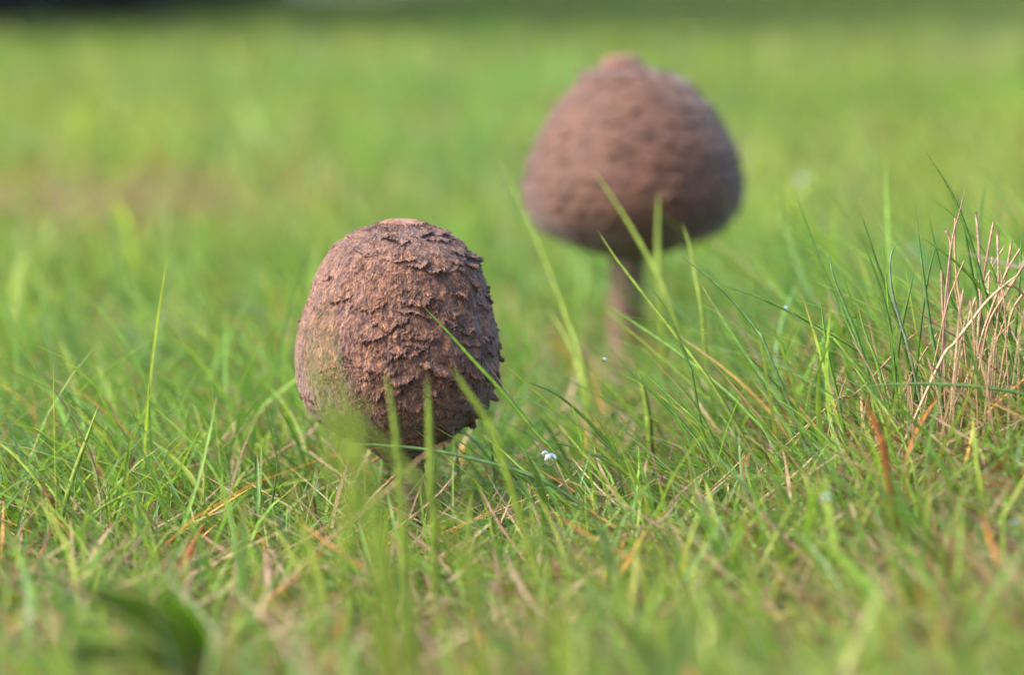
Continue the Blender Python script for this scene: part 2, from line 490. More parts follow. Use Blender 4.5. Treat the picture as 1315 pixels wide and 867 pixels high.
# ------------------------------------------------------------------ the dark wood beyond the meadow
def make_wood():
    r = np.random.default_rng(55)
    V, Fq = [], []; o = 0
    A, B = np.array([-2.7, 7.6]), np.array([-5.6, 55.0])
    for k in range(46):
        t = (k + r.uniform(0, 1)) / 46
        c = A + (B - A) * t ** 1.2 + np.array([-0.99, 0.1]) * 6 * r.uniform(0, 1) ** 2.5
        gz = float(ground_z(c[0], c[1]))
        H = r.uniform(5.5, 9.5); rad = r.uniform(0.12, 0.26)
        ang = np.linspace(0, 2 * math.pi, 7)[:-1]
        lv = np.linspace(0, 1, 6)
        wob = r.normal(0, 0.08, (6, 2)).cumsum(0)
        tr = np.stack([np.stack([c[0] + wob[j, 0] + np.cos(ang) * rad * (1 - 0.75 * q), c[1] + wob[j, 1] + np.sin(ang) * rad * (1 - 0.75 * q),
                                 np.full(6, gz - 0.2 + H * 0.85 * q)], -1) for j, q in enumerate(lv)], 1)
        V.append(tr.reshape(-1, 3)); Fq.append(grid_faces(6, 6, True) + o); o += 36
        m = 900
        # crown and undergrowth: leaf faces reaching down to the ground
        z = np.where(r.uniform(0, 1, m) < 0.35, r.uniform(0.0, 1.6, m), r.uniform(1.2, H, m))
        rr = np.where(z < 1.6, 1.7, 1.9 * np.sin(np.clip((z - 0.8) / (H - 0.8), 0.05, 0.98) * math.pi) + 0.3)
        th = r.uniform(0, 2 * math.pi, m); q = np.sqrt(r.uniform(0, 1, m)) * rr
        cen = np.stack([c[0] + np.cos(th) * q, c[1] + np.sin(th) * q, gz + z], -1)
        a = r.normal(0, 1, (m, 3)); a /= np.linalg.norm(a, axis=1)[:, None]
        b = np.cross(a, r.normal(0, 1, (m, 3))); b /= np.linalg.norm(b, axis=1)[:, None]
        sz = r.uniform(0.12, 0.30, (m, 1))
        quad = np.stack([cen - a * sz, cen + b * sz * 0.6, cen + a * sz, cen - b * sz * 0.6], 1)
        V.append(quad.reshape(-1, 3)); Fq.append(np.arange(m * 4).reshape(-1, 4) + o); o += m * 4
    w = build_mesh('distant_wood', np.concatenate(V), np.concatenate(Fq), M_WOOD, smooth=False)
    tag(w, 'dark blurred wood along the far edge of the meadow', 'wood', kind='stuff')
make_wood()

# ------------------------------------------------------------------ the mushrooms
def smooth1(a, k):
    if k < 1: return a
    w = np.hanning(2 * k + 3)[1:-1]; w /= w.sum()
    p = np.concatenate([2 * a[0] - a[k:0:-1], a, 2 * a[-1] - a[-2:-k - 2:-1]])
    return np.convolve(p, w, 'valid')

class Cap:
    """a cap turned about a slightly wandering axis, outline given as (y, left x, right x) in pixels"""
    def __init__(self, outline, depth, axis_px, seed, sq=0.97, lump=0.015):
        o = np.array(outline, float)
        s = depth / F_PX
        self.root = np.array([P(axis_px, 500, depth)[0], depth, 0.0])
        z = np.array([P(axis_px, q, depth)[2] for q in o[:, 0]])
        cx = ((o[:, 1] + o[:, 2]) / 2 - axis_px) * s
        r = (o[:, 2] - o[:, 1]) / 2 * s
        # resample by arc length of the outline
        L = np.concatenate([[0], np.cumsum(np.hypot(np.diff(r), np.diff(z)))])
        self.len = L[-1]
        q = np.linspace(0, L[-1], 700)
        self.q = q
        self.r = smooth1(np.interp(q, L, r), 8); self.r[0] = 0; self.r = np.maximum(self.r, 0)
        self.z = smooth1(np.interp(q, L, z), 8)
        self.c = smooth1(np.interp(q, L, cx), 30)
        dr, dz = np.gradient(self.r), np.gradient(self.z)
        m = np.hypot(dr, dz)
        self.nr, self.nz = -dz / m, dr / m           # outward normal in (radius, height)
        self.seed, self.sq, self.lump = seed, sq, lump
    def point(self, th, l, h=0.0):
        """angle, arc length from the top, height over the skin -> local point"""
        l = np.clip(l, 0, self.len)
        r = np.interp(l, self.q, self.r); z = np.interp(l, self.q, self.z); c = np.interp(l, self.q, self.c)
        nr = np.interp(l, self.q, self.nr); nz = np.interp(l, self.q, self.nz)
        k = 1 + self.lump * vnoise(th / (2 * math.pi) * 7, l / self.len * 6, self.seed, 7) * np.clip(r / 0.01, 0, 1)
        r = r * k + nr * h
        return np.stack([c + np.cos(th) * r, np.sin(th) * r * self.sq, z + nz * h], -1)
    def rad(self, l):
        return np.interp(l, self.q, self.r)

def cap_skin_height(cap, th, l, amp):
    """fibrous relief: fine upright strands, broken into ragged patches"""
    u = th / (2 * math.pi)
    fine = vnoise(u * 126, l * 620, cap.seed + 1, 126)
    f2 = vnoise(u * 126 * 2 + 0.3, l * 900 + 9, cap.seed + 2, 252)
    mid = vnoise(u * 70, l * 300, cap.seed + 3, 70)
    big = vnoise(u * 30, l * 190, cap.seed + 4, 30)
    # crumbs of torn skin: short ragged ledges, patchy
    ph = l / 0.0031 + 2.6 * vnoise(u * 44, l * 170, cap.seed + 5, 44) + 1.2 * vnoise(u * 110, l * 420, cap.seed + 6, 110)
    saw = (ph - np.floor(ph)) ** 2.2
    k = np.clip(0.25 + 1.1 * vnoise(u * 40, l * 230, cap.seed + 7, 40), 0, 1)
    return amp * (0.00016 * fine + 0.00017 * f2 + 0.00020 * mid + 0.00026 * big + 0.00045 * saw * k)

def cap_tint(cap, th, l, disc):
    """the skin's own colour: smooth tan disc at the top, a darker grainy ring round it, greyer shoulder"""
    n = len(th)
    c = np.ones((n, 3))
    k = np.exp(-(l / disc) ** 4)[:, None]
    c = c * (1 - k) + np.array([1.75, 1.6, 1.4]) * k
    return c

def build_cap(name, cap, mat, parent, nu, nv, amp, disc, squeeze=0.46):
    th1 = np.linspace(0, 2 * math.pi, nu, endpoint=False) + math.pi / 2
    l1 = np.linspace(0.00001, cap.len, nv)
    TH, Lq = np.meshgrid(th1, l1, indexing='ij')
    TH, Lq = TH.ravel(), Lq.ravel()
    fade = np.clip(Lq / (disc * 1.2), 0.05, 1) * np.clip(cap.rad(Lq) / 0.01, 0.1, 1)
    h = cap_skin_height(cap, TH, Lq, amp) * fade
    p = cap.point(TH, Lq, h)
    vec = fibre_vec(cap, TH, Lq, squeeze)
    return build_mesh(name, p, grid_faces(nu, nv, True), mat, parent, col=cap_tint(cap, TH, Lq, disc), vec=vec)

def fibre_vec(cap, th, l, squeeze):
    r = np.maximum(cap.rad(l), 0.004)
    return np.stack([np.cos(th) * r, np.sin(th) * r, -l * squeeze], -1)

def make_scale(cap, th0, l0, W, L, H, mat, parent, r, nu=29, nb=5, teeth=0.0006, squeeze=0.46, disc=0.008, tintk=1.0, crumbs=0):
    """one torn flap of skin: grows out of the cap at its top, free ragged lower edge lifted off the surface"""
    a = np.linspace(-1, 1, nu)
    nz = lambda cells: np.interp(np.linspace(0, cells, nu), np.arange(cells + 1), r.uniform(-1, 1, cells + 1))
    prof = np.clip(1 - np.abs(a) ** 2.2, 0, 1)
    edge = L * (0.30 + 0.70 * prof) * (1 + 0.30 * nz(4) + 0.15 * nz(9)) + teeth * nz(nu - 1) * prof ** 0.3
    edge = np.maximum(edge, L * 0.12)
    lift = H * prof ** 0.6 * np.clip(0.75 + 0.45 * nz(3) + 0.35 * nz(8) + 0.25 * nz(nu - 1), 0.05, 2)
    top = L * 0.25 * nz(4)
    wave = 0.0009 * nz(3) + 0.0004 * nz(7)
    rows = []
    R0 = max(float(cap.rad(l0 + L * 0.5)), 0.004)
    slant = r.uniform(-0.35, 0.35) * W * 0.35
    for b in np.linspace(0, 1, nb):
        l = l0 + top * (1 - b) + edge * b + slant * a + wave * b
        bump = 0.00016 * r.uniform(-1, 1, nu) * (0.3 + b)
        h = -0.00030 * (1 - b) + lift * b ** 1.5 + bump
        rows.append((l, h, a * (1 + 0.05 * b) + 0.02 * nz(6)))
    rows.append((l0 + edge * 0.98 + slant * a + wave, lift * 0.62 - 0.00015, a * 1.03))        # frayed lip, then back under to the cap
    rows.append((l0 + edge * 0.62 + slant * a + wave, np.full(nu, -0.0004), a * 0.95))
    V, vec = [], []
    for l, h, aa in rows:
        th = th0 + aa * W / 2 / R0
        V.append(cap.point(th, l, h)); vec.append(fibre_vec(cap, th, l + h * 2.0, squeeze))
    V = np.stack(V, 1).reshape(-1, 3); vec = np.stack(vec, 1).reshape(-1, 3)
    c = np.full((len(V), 3), tintk) * r.uniform(0.9, 1.1)
    cc = c.reshape(nu, nb + 2, 3)
    pale = np.clip(0.6 + 0.8 * nz(9), 0, 1)[:, None, None]                                       # torn flesh shows paler along the lip
    cc[:, nb - 1:nb + 1] *= 1 + pale * np.array([0.45, 0.32, 0.15])
    col, faces = cc.reshape(-1, 3), grid_faces(nu, nb + 2)
    if crumbs:                                                                                   # frayed fibres and crumbs along the torn lip
        cv, cf, cvec, ccol, o = [], [], [], [], len(V)
        for _ in range(crumbs):
            q = int(r.integers(2, nu - 2)); b = 1 - abs(r.normal(0, 0.28)); b = max(b, 0.1)
            sz = r.uniform(0.00012, 0.00034); ln = sz * r.uniform(1.0, 2.8)
            l1 = l0 + edge[q] * b + slant * a[q] + wave[q] * b; h1 = lift[q] * b ** 1.5 - 0.0001
            t1 = th0 + a[q] * (1 + 0.05 * b) * W / 2 / R0 + r.uniform(-0.5, 0.5) * W / nu / R0
            ang = r.uniform(0, 6.28)
            dl, dt = ln * r.uniform(0.2, 1.0), ln * r.uniform(-0.5, 0.5)
            quadl = np.array([math.sin(ang + k * 1.57) for k in range(4)]) * sz; quadt = np.array([math.cos(ang + k * 1.57) for k in range(4)]) * sz
            for (ml, hh, wk) in ((0.0, h1, 1.0), (1.0, h1 + ln * r.uniform(0.4, 1.0), 0.4)):
                lq, tq = l1 + ml * dl + quadl * wk, t1 + (ml * dt + quadt * wk) / R0
                cv.append(cap.point(tq, lq, np.full(4, hh))); cvec.append(fibre_vec(cap, tq, lq + r.uniform(0, 0.01), squeeze))
            cf += [(o + k, o + (k + 1) % 4, o + 4 + (k + 1) % 4, o + 4 + k) for k in range(4)] + [(o + 4, o + 5, o + 6, o + 7)]
            ccol.append(np.tile(np.array([1.5, 1.42, 1.3]) * r.uniform(0.55, 1.25), (8, 1))); o += 8
        V = np.concatenate([V] + cv); vec = np.concatenate([vec] + cvec); col = np.concatenate([col] + ccol)
        faces = np.concatenate([faces, np.array(cf)])
    return build_mesh('scale', V, faces, mat, parent, col=col, vec=vec)

def make_stem(name, parent, x0, x1, z0, z1, r0, r1, bulb, mat):
    nu, nv = 36, 60
    th = np.linspace(0, 2 * math.pi, nu, endpoint=False)
    t = np.linspace(0, 1, nv)
    T, S = np.meshgrid(th, t, indexing='ij')
    rad = r0 + (r1 - r0) * S + bulb * np.exp(-(S / 0.16) ** 2)
    rad = rad * (1 + 0.05 * vnoise(T / (2 * math.pi) * 9, S * 22, 61, 9) + 0.03 * vnoise(T / (2 * math.pi) * 20, S * 50, 62, 20))
    X = x0 + (x1 - x0) * S ** 1.3 + np.cos(T) * rad
    Y = np.sin(T) * rad
    Z = z0 + (z1 - z0) * S
    return build_mesh(name, np.stack([X, Y, Z], -1).reshape(-1, 3), grid_faces(nu, nv, True), mat, parent)

# --- front mushroom (in focus)
OUT_A = [(281.0, 513, 514), (281.6, 504, 524), (283.5, 494, 535), (287, 486, 544), (291, 478, 552), (298, 457, 571), (306, 443, 585), (318, 428, 598), (332, 416, 609),
         (350, 407, 618), (370, 399, 624), (395, 391, 629), (420, 383, 635), (445, 378, 638), (470, 377, 639), (492, 379, 637), (510, 384, 632),
         (525, 391, 625), (538, 403, 613), (550, 419, 599), (562, 438, 583), (575, 460, 566), (588, 481, 552), (600, 496, 544), (608, 508, 539)]
DA = 0.93
capA = Cap(OUT_A, DA, 512, 301)
mushA = bpy.data.objects.new('mushroom', None); COL.objects.link(mushA)
mushA.location = capA.root
tag(mushA, 'sharp egg-shaped brown mushroom with shaggy torn scales and hardly any stem showing', 'mushroom')
cA = build_cap('cap', capA, M_CAP_A, mushA, 720, 370, 1.3, 0.0085)
sA = make_stem('stem', mushA, 0.004, 0.0035, -0.012, capA.z[-1] + 0.008, 0.0045, 0.0036, 0.003, M_STEM)

rA = np.random.default_rng(77)
l = 0.0125
row = 0
while l < capA.len * 0.93:
    Rl = float(capA.rad(l + 0.003))
    n = max(6, int(2 * math.pi * Rl / rA.uniform(0.0075, 0.0095)))
    ph = rA.uniform(0, 6.28)
    for k in range(n):
        th = ph + 2 * math.pi * (k + rA.uniform(-0.28, 0.28)) / n
        toward_left = math.cos(th - math.pi * 1.12)           # the side with the smoother shoulder
        toward_left = max(0, toward_left)
        if rA.uniform() < 0.14 + 0.60 * toward_left ** 1.5:
            continue
        W = rA.uniform(0.0045, 0.0125); Ls = rA.uniform(0.0018, 0.0040)
        H = rA.uniform(0.0009, 0.0025) * (1 - 0.55 * toward_left) * (0.7 if l < 0.017 else 1)
        make_scale(capA, th, l + rA.uniform(-0.0024, 0.0024), W, Ls, H, M_CAP_A, cA, rA, crumbs=int(W * 2600))
    l += rA.uniform(0.0044, 0.0054)
    row += 1
# small dark granules round the smooth top disc: too small to pick apart, one part
def granules(cap, parent, n, l0, l1, mat, seed, size):
    r = np.random.default_rng(seed)
    V, Fc, o = [], [], 0
    for _ in range(n):
        th, l = r.uniform(0, 2 * math.pi), abs(r.normal(0, 0.42)) * (l1 - l0) + l0
        s = r.uniform(0.5, 1.3) * size; hh = s * r.uniform(0.7, 1.8)
        R0 = max(float(cap.rad(l)), 0.003)
        ring = [cap.point(np.array(th + math.cos(q) * s / R0), np.array(l + math.sin(q) * s), -0.0001) for q in (0.3, 1.9, 3.4, 5.0)]
        top = [cap.point(np.array(th + math.cos(q) * s * 0.45 / R0), np.array(l + s * 0.5 + math.sin(q) * s * 0.45), hh) for q in (0.3, 1.9, 3.4, 5.0)]
        V += ring + top
        Fc += [(o + i, o + (i + 1) % 4, o + 4 + (i + 1) % 4, o + 4 + i) for i in range(4)] + [(o + 4, o + 5, o + 6, o + 7)]
        o += 8
    g = build_mesh('disc_granules', np.array(V), np.array(Fc), mat, parent, smooth=False)
    g['kind'] = 'stuff'
M_GRAN = mat_simple('dark_granules', (0.020, 0.010, 0.008), (0.07, 0.036, 0.028), 900.0)
granules(capA, cA, 620, 0.0068, 0.0135, M_GRAN, 5, 0.00032)

# --- rear mushroom (softly out of focus)
OUT_B = [(69, 796, 797), (69.6, 786, 807), (71.5, 778, 815), (76, 772, 822), (83, 769, 826), (88, 765, 833), (91, 753, 850), (94.5, 747, 864), (98, 745, 872), (106, 740, 885), (118, 729, 898), (135, 714, 913), (153, 702, 926),
         (175, 690, 938), (194, 681, 946), (222, 673, 952), (240, 670, 954), (255, 671, 953), (270, 675, 948), (284, 683, 939), (296, 695, 925),
         (306, 711, 908), (314, 730, 888), (320, 748, 868), (326, 768, 846), (331, 782, 832)]
DB = 1.284
capB = Cap(OUT_B, DB, 808, 401, lump=0.010)
mushB = bpy.data.objects.new('mushroom', None); COL.objects.link(mushB)
mushB.location = capB.root
tag(mushB, 'larger soft-focus brown mushroom with small knob on top and a thick visible stem', 'mushroom')
cB = build_cap('cap', capB, M_CAP_B, mushB, 260, 150, 1.0, 0.010)
make_stem('stem', mushB, -0.0015, -0.0005, -0.012, capB.z[-1] + 0.012, 0.0078, 0.0070, 0.005, M_STEM)
rB = np.random.default_rng(78)
l = 0.018
while l < capB.len * 0.93:
    Rl = float(capB.rad(l + 0.003))
    n = max(6, int(2 * math.pi * Rl / 0.0100))
    ph = rB.uniform(0, 6.28)
    for k in range(n):
        if rB.uniform() < 0.12: continue
        th = ph + 2 * math.pi * (k + rB.uniform(-0.25, 0.25)) / n
        make_scale(capB, th, l + rB.uniform(-0.0015, 0.0015), rB.uniform(0.0055, 0.0105), rB.uniform(0.0026, 0.0042), rB.uniform(0.0009, 0.0018),
                   M_CAP_B, cB, rB, nu=9, nb=4, teeth=0.0004)
    l += rB.uniform(0.0056, 0.0068)

# ------------------------------------------------------------------ single blades, stalks and leaves that can be told apart
def spline(pts, n):
    """Catmull-Rom through the points"""
    p = np.array(pts, float); p = np.concatenate([[2 * p[0] - p[1]], p, [2 * p[-1] - p[-2]]])
    out = []
    m = len(p) - 3
    for q in np.linspace(0, m - 1e-6, n):
        i = int(q); t = q - i
        a, b, c, d = p[i], p[i + 1], p[i + 2], p[i + 3]
        out.append(0.5 * (2 * b + (c - a) * t + (2 * a - 5 * b + 4 * c - d) * t * t + (3 * b - a - 3 * c + d) * t ** 3))
    return np.array(out)

C_GREEN, C_DARK, C_BLUE, C_YEL = (0.170, 0.310, 0.040), (0.105, 0.215, 0.034), (0.140, 0.260, 0.080), (0.250, 0.350, 0.045)
C_TAN, C_BROWN, C_PALE, C_RUST = (0.33, 0.215, 0.105), (0.14, 0.072, 0.042), (0.42, 0.31, 0.18), (0.36, 0.13, 0.035)

def single_blade(name, px, d_tip, d_root, width, color, label, cat='grass', group=None, thick=0.28, tip_col=(0.32, 0.17, 0.09), blunt=False,
                 to_ground=True, mat=None, n=22):
    """px: pixel points from the tip to the foot; depth runs from d_tip to d_root; the foot goes on down to the ground"""
    m = len(px)
    pts = [P(x, y, d_tip + (d_root - d_tip) * i / (m - 1)) for i, (x, y) in enumerate(px)]
    if to_ground:
        e, q = pts[-1], pts[-2]
        dv = e - q
        gz = float(ground_z(e[0], e[1]))
        drop = e[2] - gz
        if drop > 0.004:
            k = min(drop / max(abs(dv[2]), 1e-4) * 0.75, 0.045 / max(math.hypot(dv[0], dv[1]), 1e-4))
            f = np.array([e[0] + dv[0] * k, e[1] + 0.3 * dv[1] * k, 0]); f[2] = float(ground_z(f[0], f[1])) - 0.003
            pts.append(f)
        else:
            pts[-1][2] = gz - 0.003
    if thick > 0.2: width *= 0.85 if thick < 0.4 else 0.65
    path = spline(pts[::-1], n)                       # foot -> tip
    foot = path[0].copy()
    tan = np.gradient(path, axis=0); tan /= np.linalg.norm(tan, axis=1)[:, None]
    view = path - np.array([0, 0, CAM_Z]); view /= np.linalg.norm(view, axis=1)[:, None]
    rr = np.random.default_rng(int(px[0][0] * 7 + px[0][1]))
    tw = rr.uniform(-0.5, 0.5) + rr.uniform(-0.5, 0.5) * np.linspace(0, 1, n)
    side = np.cross(tan, view); side /= np.linalg.norm(side, axis=1)[:, None]
    nor = np.cross(side, tan)
    s2 = side * np.cos(tw)[:, None] + nor * np.sin(tw)[:, None]
    n2 = -side * np.sin(tw)[:, None] + nor * np.cos(tw)[:, None]
    s = np.linspace(0, 1, n)
    taper = np.clip(0.8 + 0.5 * s, 0, 1) * (np.ones(n) if blunt else np.clip(1 - s ** 3.2, 0.05, 1))
    if blunt: taper[-1] *= 0.8
    w = width / 2 * taper
    V = np.stack([path - s2 * w[:, None], path - n2 * (w * thick)[:, None], path + s2 * w[:, None], path + n2 * (w * thick)[:, None]], 0)   # 4 x n
    V = V - foot
    F4 = grid_faces(4, n, True)
    caps = np.array([[0, n, 2 * n, 3 * n], [4 * n - 1, 3 * n - 1, 2 * n - 1, n - 1]])
    col = np.repeat(np.array(color)[None], n, 0)
    q = np.clip((s - 0.93) / 0.07, 0, 1)[:, None] * 0.85
    col = col * (1 - q) + np.array(tip_col) * q
    ft = np.clip(1 - s / 0.2, 0, 1)[:, None] * 0.5
    col = col * (1 - ft) + np.array([0.26, 0.22, 0.11]) * ft
    col = np.tile(col, (4, 1))
    ob = build_mesh(name, V.reshape(-1, 3), np.concatenate([F4, caps]), mat or M_GRASS, col=col)
    ob.location = foot
    tag(ob, label, cat, group)
    return ob

MM = 0.001
# in focus, by the front mushroom
single_blade('grass_shoot', [(540, 390), (572, 423), (608, 463), (645, 503), (690, 558), (718, 590)], 0.888, 0.885, 1.7 * MM, C_GREEN,
             'thin green blade slanting across the front of the sharp scaly cap')
single_blade('grass_shoot', [(410, 573), (470, 571), (545, 577), (610, 590), (680, 610), (735, 640)], 0.872, 0.880, 1.7 * MM, C_BLUE,
             'long blue-green blade lying level across the foot of the scaly egg-shaped cap')
single_blade('grass_shoot', [(614, 552), (632, 582), (660, 605), (690, 630)], 0.90, 0.90, 1.3 * MM, C_DARK,
             'dark thin blade touching the lower rim of the scaly egg-shaped cap')
single_blade('grass_shoot', [(616, 556), (640, 575), (672, 604), (720, 640)], 0.915, 0.90, 1.5 * MM, C_GREEN,
             'bright green blade running from the lower cap rim beside a darker one')
single_blade('grass_shoot', [(666, 487), (712, 505), (752, 538), (790, 580), (815, 605)], 0.93, 0.93, 1.4 * MM, C_DARK,
             'dark green arching blade between the two mushrooms, above the twin dewdrops')
single_blade('grass_shoot', [(656, 559), (720, 570), (765, 585), (800, 605)], 0.905, 0.905, 1.3 * MM, C_DARK,
             'short dark blade lying level just above the twin dewdrops')
single_blade('grass_shoot', [(130, 512), (112, 562), (92, 618), (76, 680), (66, 728)], 0.895, 0.885, 2.0 * MM, C_YEL,
             'long straight pale green blade rising beside the blue-green dewy leaf')
single_blade('grass_leaf', [(68, 650), (57, 682), (46, 714), (38, 742)], 0.895, 0.89, 2.7 * MM, C_BLUE,
             'broad blue-green grass leaf carrying small dewdrops', blunt=True, thick=0.12, tip_col=C_BLUE)
single_blade('grass_shoot', [(226, 690), (208, 645), (182, 632), (152, 640), (112, 668), (82, 720), (70, 760)], 0.875, 0.885, 1.2 * MM, C_YEL,
             'thin blade bent over in a high arch near the dewy leaf')
single_blade('grass_shoot', [(358, 577), (355, 610), (348, 650), (338, 690)], 0.90, 0.90, 1.2 * MM, C_BLUE,
             'thin upright blade with a white tip beside the cut leaf stub', tip_col=(0.6, 0.62, 0.55))
single_blade('grass_leaf', [(325, 657), (328, 680), (331, 705), (334, 735)], 0.885, 0.885, 2.6 * MM, C_YEL,
             'mown grass leaf stub with a frayed white end', blunt=True, thick=0.12, tip_col=(0.55, 0.5, 0.38))
single_blade('grass_leaf', [(208, 668), (213, 698), (217, 725), (221, 752)], 0.88, 0.88, 2.5 * MM, C_GREEN,
             'pointed bright green leaf beside the rust-coloured dead leaf', thick=0.12)
single_blade('grass_shoot', [(189, 612), (182, 655), (178, 700), (174, 740)], 0.895, 0.89, 1.1 * MM, C_GREEN,
             'short upright blade standing behind the arched thin one')
single_blade('dead_leaf', [(262, 672), (248, 700), (238, 722), (228, 742)], 0.84, 0.84, 3.4 * MM, C_RUST,
             'curled rust-orange dead leaf in the grass by a pointed green one', 'leaf', thick=0.1, tip_col=C_RUST)
single_blade('dead_leaf', [(1108, 505), (1118, 530), (1130, 560), (1136, 585)], 0.80, 0.80, 2.1 * MM, C_RUST,
             'blurred orange dead leaf tip below the dry tussock', 'leaf', thick=0.1, tip_col=C_RUST)
single_blade('straw_stalk', [(596, 560), (545, 585), (500, 628), (455, 668), (425, 690)], 0.80, 0.79, 1.2 * MM, C_TAN,
             'soft tan straw crossing in front of the front mushroom stem', 'straw', thick=0.7, mat=M_STRAW)
single_blade('straw_stalk', [(435, 588), (447, 640), (470, 690), (480, 720)], 0.895, 0.89, 1.0 * MM, C_BROWN,
             'brown dead stalk standing left of the front stem', 'straw', thick=0.7, mat=M_STRAW)
# between and before the rear mushroom
for px, dt, dr, w, colr, lab in [
    ([(765, 292), (790, 330), (822, 372), (858, 418), (892, 462), (925, 510)], 0.955, 0.93, 1.6, C_YEL, 'bright blade crossing the rear stem to below its cap'),
    ([(872, 328), (905, 352), (940, 385), (972, 425), (985, 450)], 0.93, 0.92, 1.4, C_BLUE, 'curved blue-green blade with tip under the right rim of the rear cap'),
    ([(832, 364), (852, 392), (868, 425), (884, 468), (892, 500)], 0.925, 0.92, 1.1, C_DARK, 'fine dark blade curving down beside the rear stem'),
    ([(782, 392), (820, 418), (870, 452), (930, 500), (965, 535)], 0.98, 0.93, 1.7, C_GREEN, 'soft green blade lying in front of the rear stem foot'),
    ([(785, 448), (812, 480), (850, 515), (890, 560), (905, 585)], 0.915, 0.905, 1.3, C_DARK, 'dark blade leaning left below the rear stem'),
    ([(802, 462), (838, 490), (872, 520), (902, 548)], 0.93, 0.92, 1.3, C_GREEN, 'green blade beside the dark one below the rear stem'),
    ([(876, 285), (886, 318), (894, 360), (902, 410)], 1.02, 1.0, 1.6, C_YEL, 'short soft blade tip touching the rear cap bottom edge'),
    ([(924, 366), (965, 378), (1010, 398), (1060, 424), (1105, 452)], 0.945, 0.93, 1.3, C_DARK, 'long dark blade with a dewdrop, leaning towards the rear mushroom'),
    ([(640, 200), (668, 262), (700, 335), (728, 410), (748, 470)], 1.10, 1.05, 2.0, C_YEL, 'tall soft blade rising beside the left edge of the rear cap'),
    ([(757, 212), (785, 252), (815, 300), (842, 350), (862, 400)], 1.09, 1.06, 2.2, C_YEL, 'soft yellow-green blade slanting over the lower rear cap'),
    ([(846, 240), (845, 290), (846, 340), (850, 400)], 1.13, 1.12, 2.8, C_YEL, 'broad soft blade standing upright before the rear cap'),
    ([(698, 393), (722, 425), (742, 470), (752, 510)], 1.08, 1.06, 3.0, C_YEL, 'broad pale blurred leaf between the two mushrooms'),
]:
    single_blade('grass_shoot', px, dt, dr, w * MM, colr, lab)
single_blade('grass_leaf', [(818, 470), (826, 500), (831, 530), (834, 560)], 0.955, 0.95, 2.6 * MM, C_YEL,
             'upright glowing yellow-green leaf below the rear stem', thick=0.12)

# blurred blades close to the lens, in front of the front cap
for q_, (px, d, w) in enumerate([([(398, 400), (402, 440), (412, 500), (424, 570), (432, 640)], 0.62, 1.3), ([(414, 372), (424, 440), (438, 520), (452, 600)], 0.63, 1.2),
                 ([(385, 450), (410, 500), (436, 555), (462, 630), (478, 700)], 0.64, 1.9), ([(440, 470), (452, 530), (470, 600), (492, 680)], 0.63, 1.9),
                 ([(428, 515), (470, 550), (520, 600), (560, 660)], 0.65, 1.8), ([(476, 500), (462, 550), (452, 610), (448, 670)], 0.66, 1.7),
                 ([(494, 470), (503, 520), (510, 570), (514, 640)], 0.765, 2.0), ([(548, 480), (551, 530), (553, 580), (556, 650)], 0.77, 2.2),
                 ([(578, 466), (598, 500), (622, 535), (645, 590)], 0.77, 2.0), ([(432, 570), (460, 630), (485, 700), (505, 770)], 0.62, 2.2),
                 ([(520, 590), (515, 640), (525, 710), (530, 770)], 0.65, 2.0), ([(600, 600), (598, 660), (604, 730)], 0.64, 1.8),
                 ([(680, 630), (690, 680), (700, 750)], 0.62, 1.8), ([(365, 600), (385, 670), (400, 750)], 0.62, 1.8)]):
    lab, grp = [('blurred bright blade veiling the paler lower flank of the scaly cap', 'blurred blades at the flank of the front cap'),
                ('soft-edged blade tip standing before the dark middle of the scaly cap', 'soft blade tips before the front cap'),
                ('low blurred blade standing before the foot of the front mushroom', 'blurred blades before the front stem')][0 if q_ < 6 else 1 if q_ < 9 else 2]
    single_blade('grass_shoot', px, d, d, w * MM, C_YEL, lab, group=grp, thick=0.15)

# the tussock of tall green blades and dry stalks on the rise
for px, dt, dr, w in [
    ([(1020, 241), (1041, 303), (1063, 360), (1090, 430)], 0.96, 0.95, 1.3), ([(1104, 268), (1122, 325), (1144, 390), (1160, 440)], 0.92, 0.92, 1.3),
    ([(1129, 287), (1137, 355), (1143, 420), (1147, 470)], 0.91, 0.91, 1.2), ([(1108, 309), (1124, 351), (1140, 408), (1148, 470)], 0.90, 0.90, 1.4),
    ([(1063, 309), (1070, 355), (1087, 399), (1109, 460)], 0.915, 0.91, 1.3), ([(1175, 261), (1183, 333), (1194, 417), (1205, 480)], 0.90, 0.90, 1.5),
    ([(1190, 250), (1232, 283), (1267, 333), (1290, 400)], 0.915, 0.91, 1.3), ([(1192, 272), (1202, 320), (1215, 370), (1240, 430)], 0.91, 0.91, 1.1),
    ([(1181, 303), (1223, 333), (1258, 368), (1285, 410)], 0.90, 0.905, 1.4), ([(1208, 297), (1195, 340), (1186, 390), (1180, 440)], 0.905, 0.905, 1.1),
    ([(1176, 340), (1168, 375), (1160, 410), (1152, 460)], 0.905, 0.905, 1.1), ([(1228, 245), (1238, 290), (1248, 350), (1262, 420)], 0.905, 0.905, 1.2),
    ([(1268, 225), (1260, 270), (1256, 330), (1250, 400)], 1.0, 0.98, 1.5), ([(1262, 265), (1300, 310), (1330, 360)], 1.0, 0.98, 1.5),
    ([(1053, 375), (1058, 420), (1066, 470), (1078, 520)], 0.90, 0.90, 1.3), ([(1098, 380), (1112, 430), (1130, 480)], 0.905, 0.90, 1.1),
    ([(1070, 365), (1086, 410), (1104, 450), (1126, 500)], 0.92, 0.91, 1.1), ([(1312, 290), (1310, 340), (1306, 400)], 0.93, 0.92, 1.2)]:
    single_blade('grass_shoot', px, dt, dr, w * MM, [C_DARK, C_GREEN, C_GREEN, C_BLUE][int(px[0][0]) % 4],
                 'slender upright green blade rising from the dry straw tussock', group='green blades of the tussock')
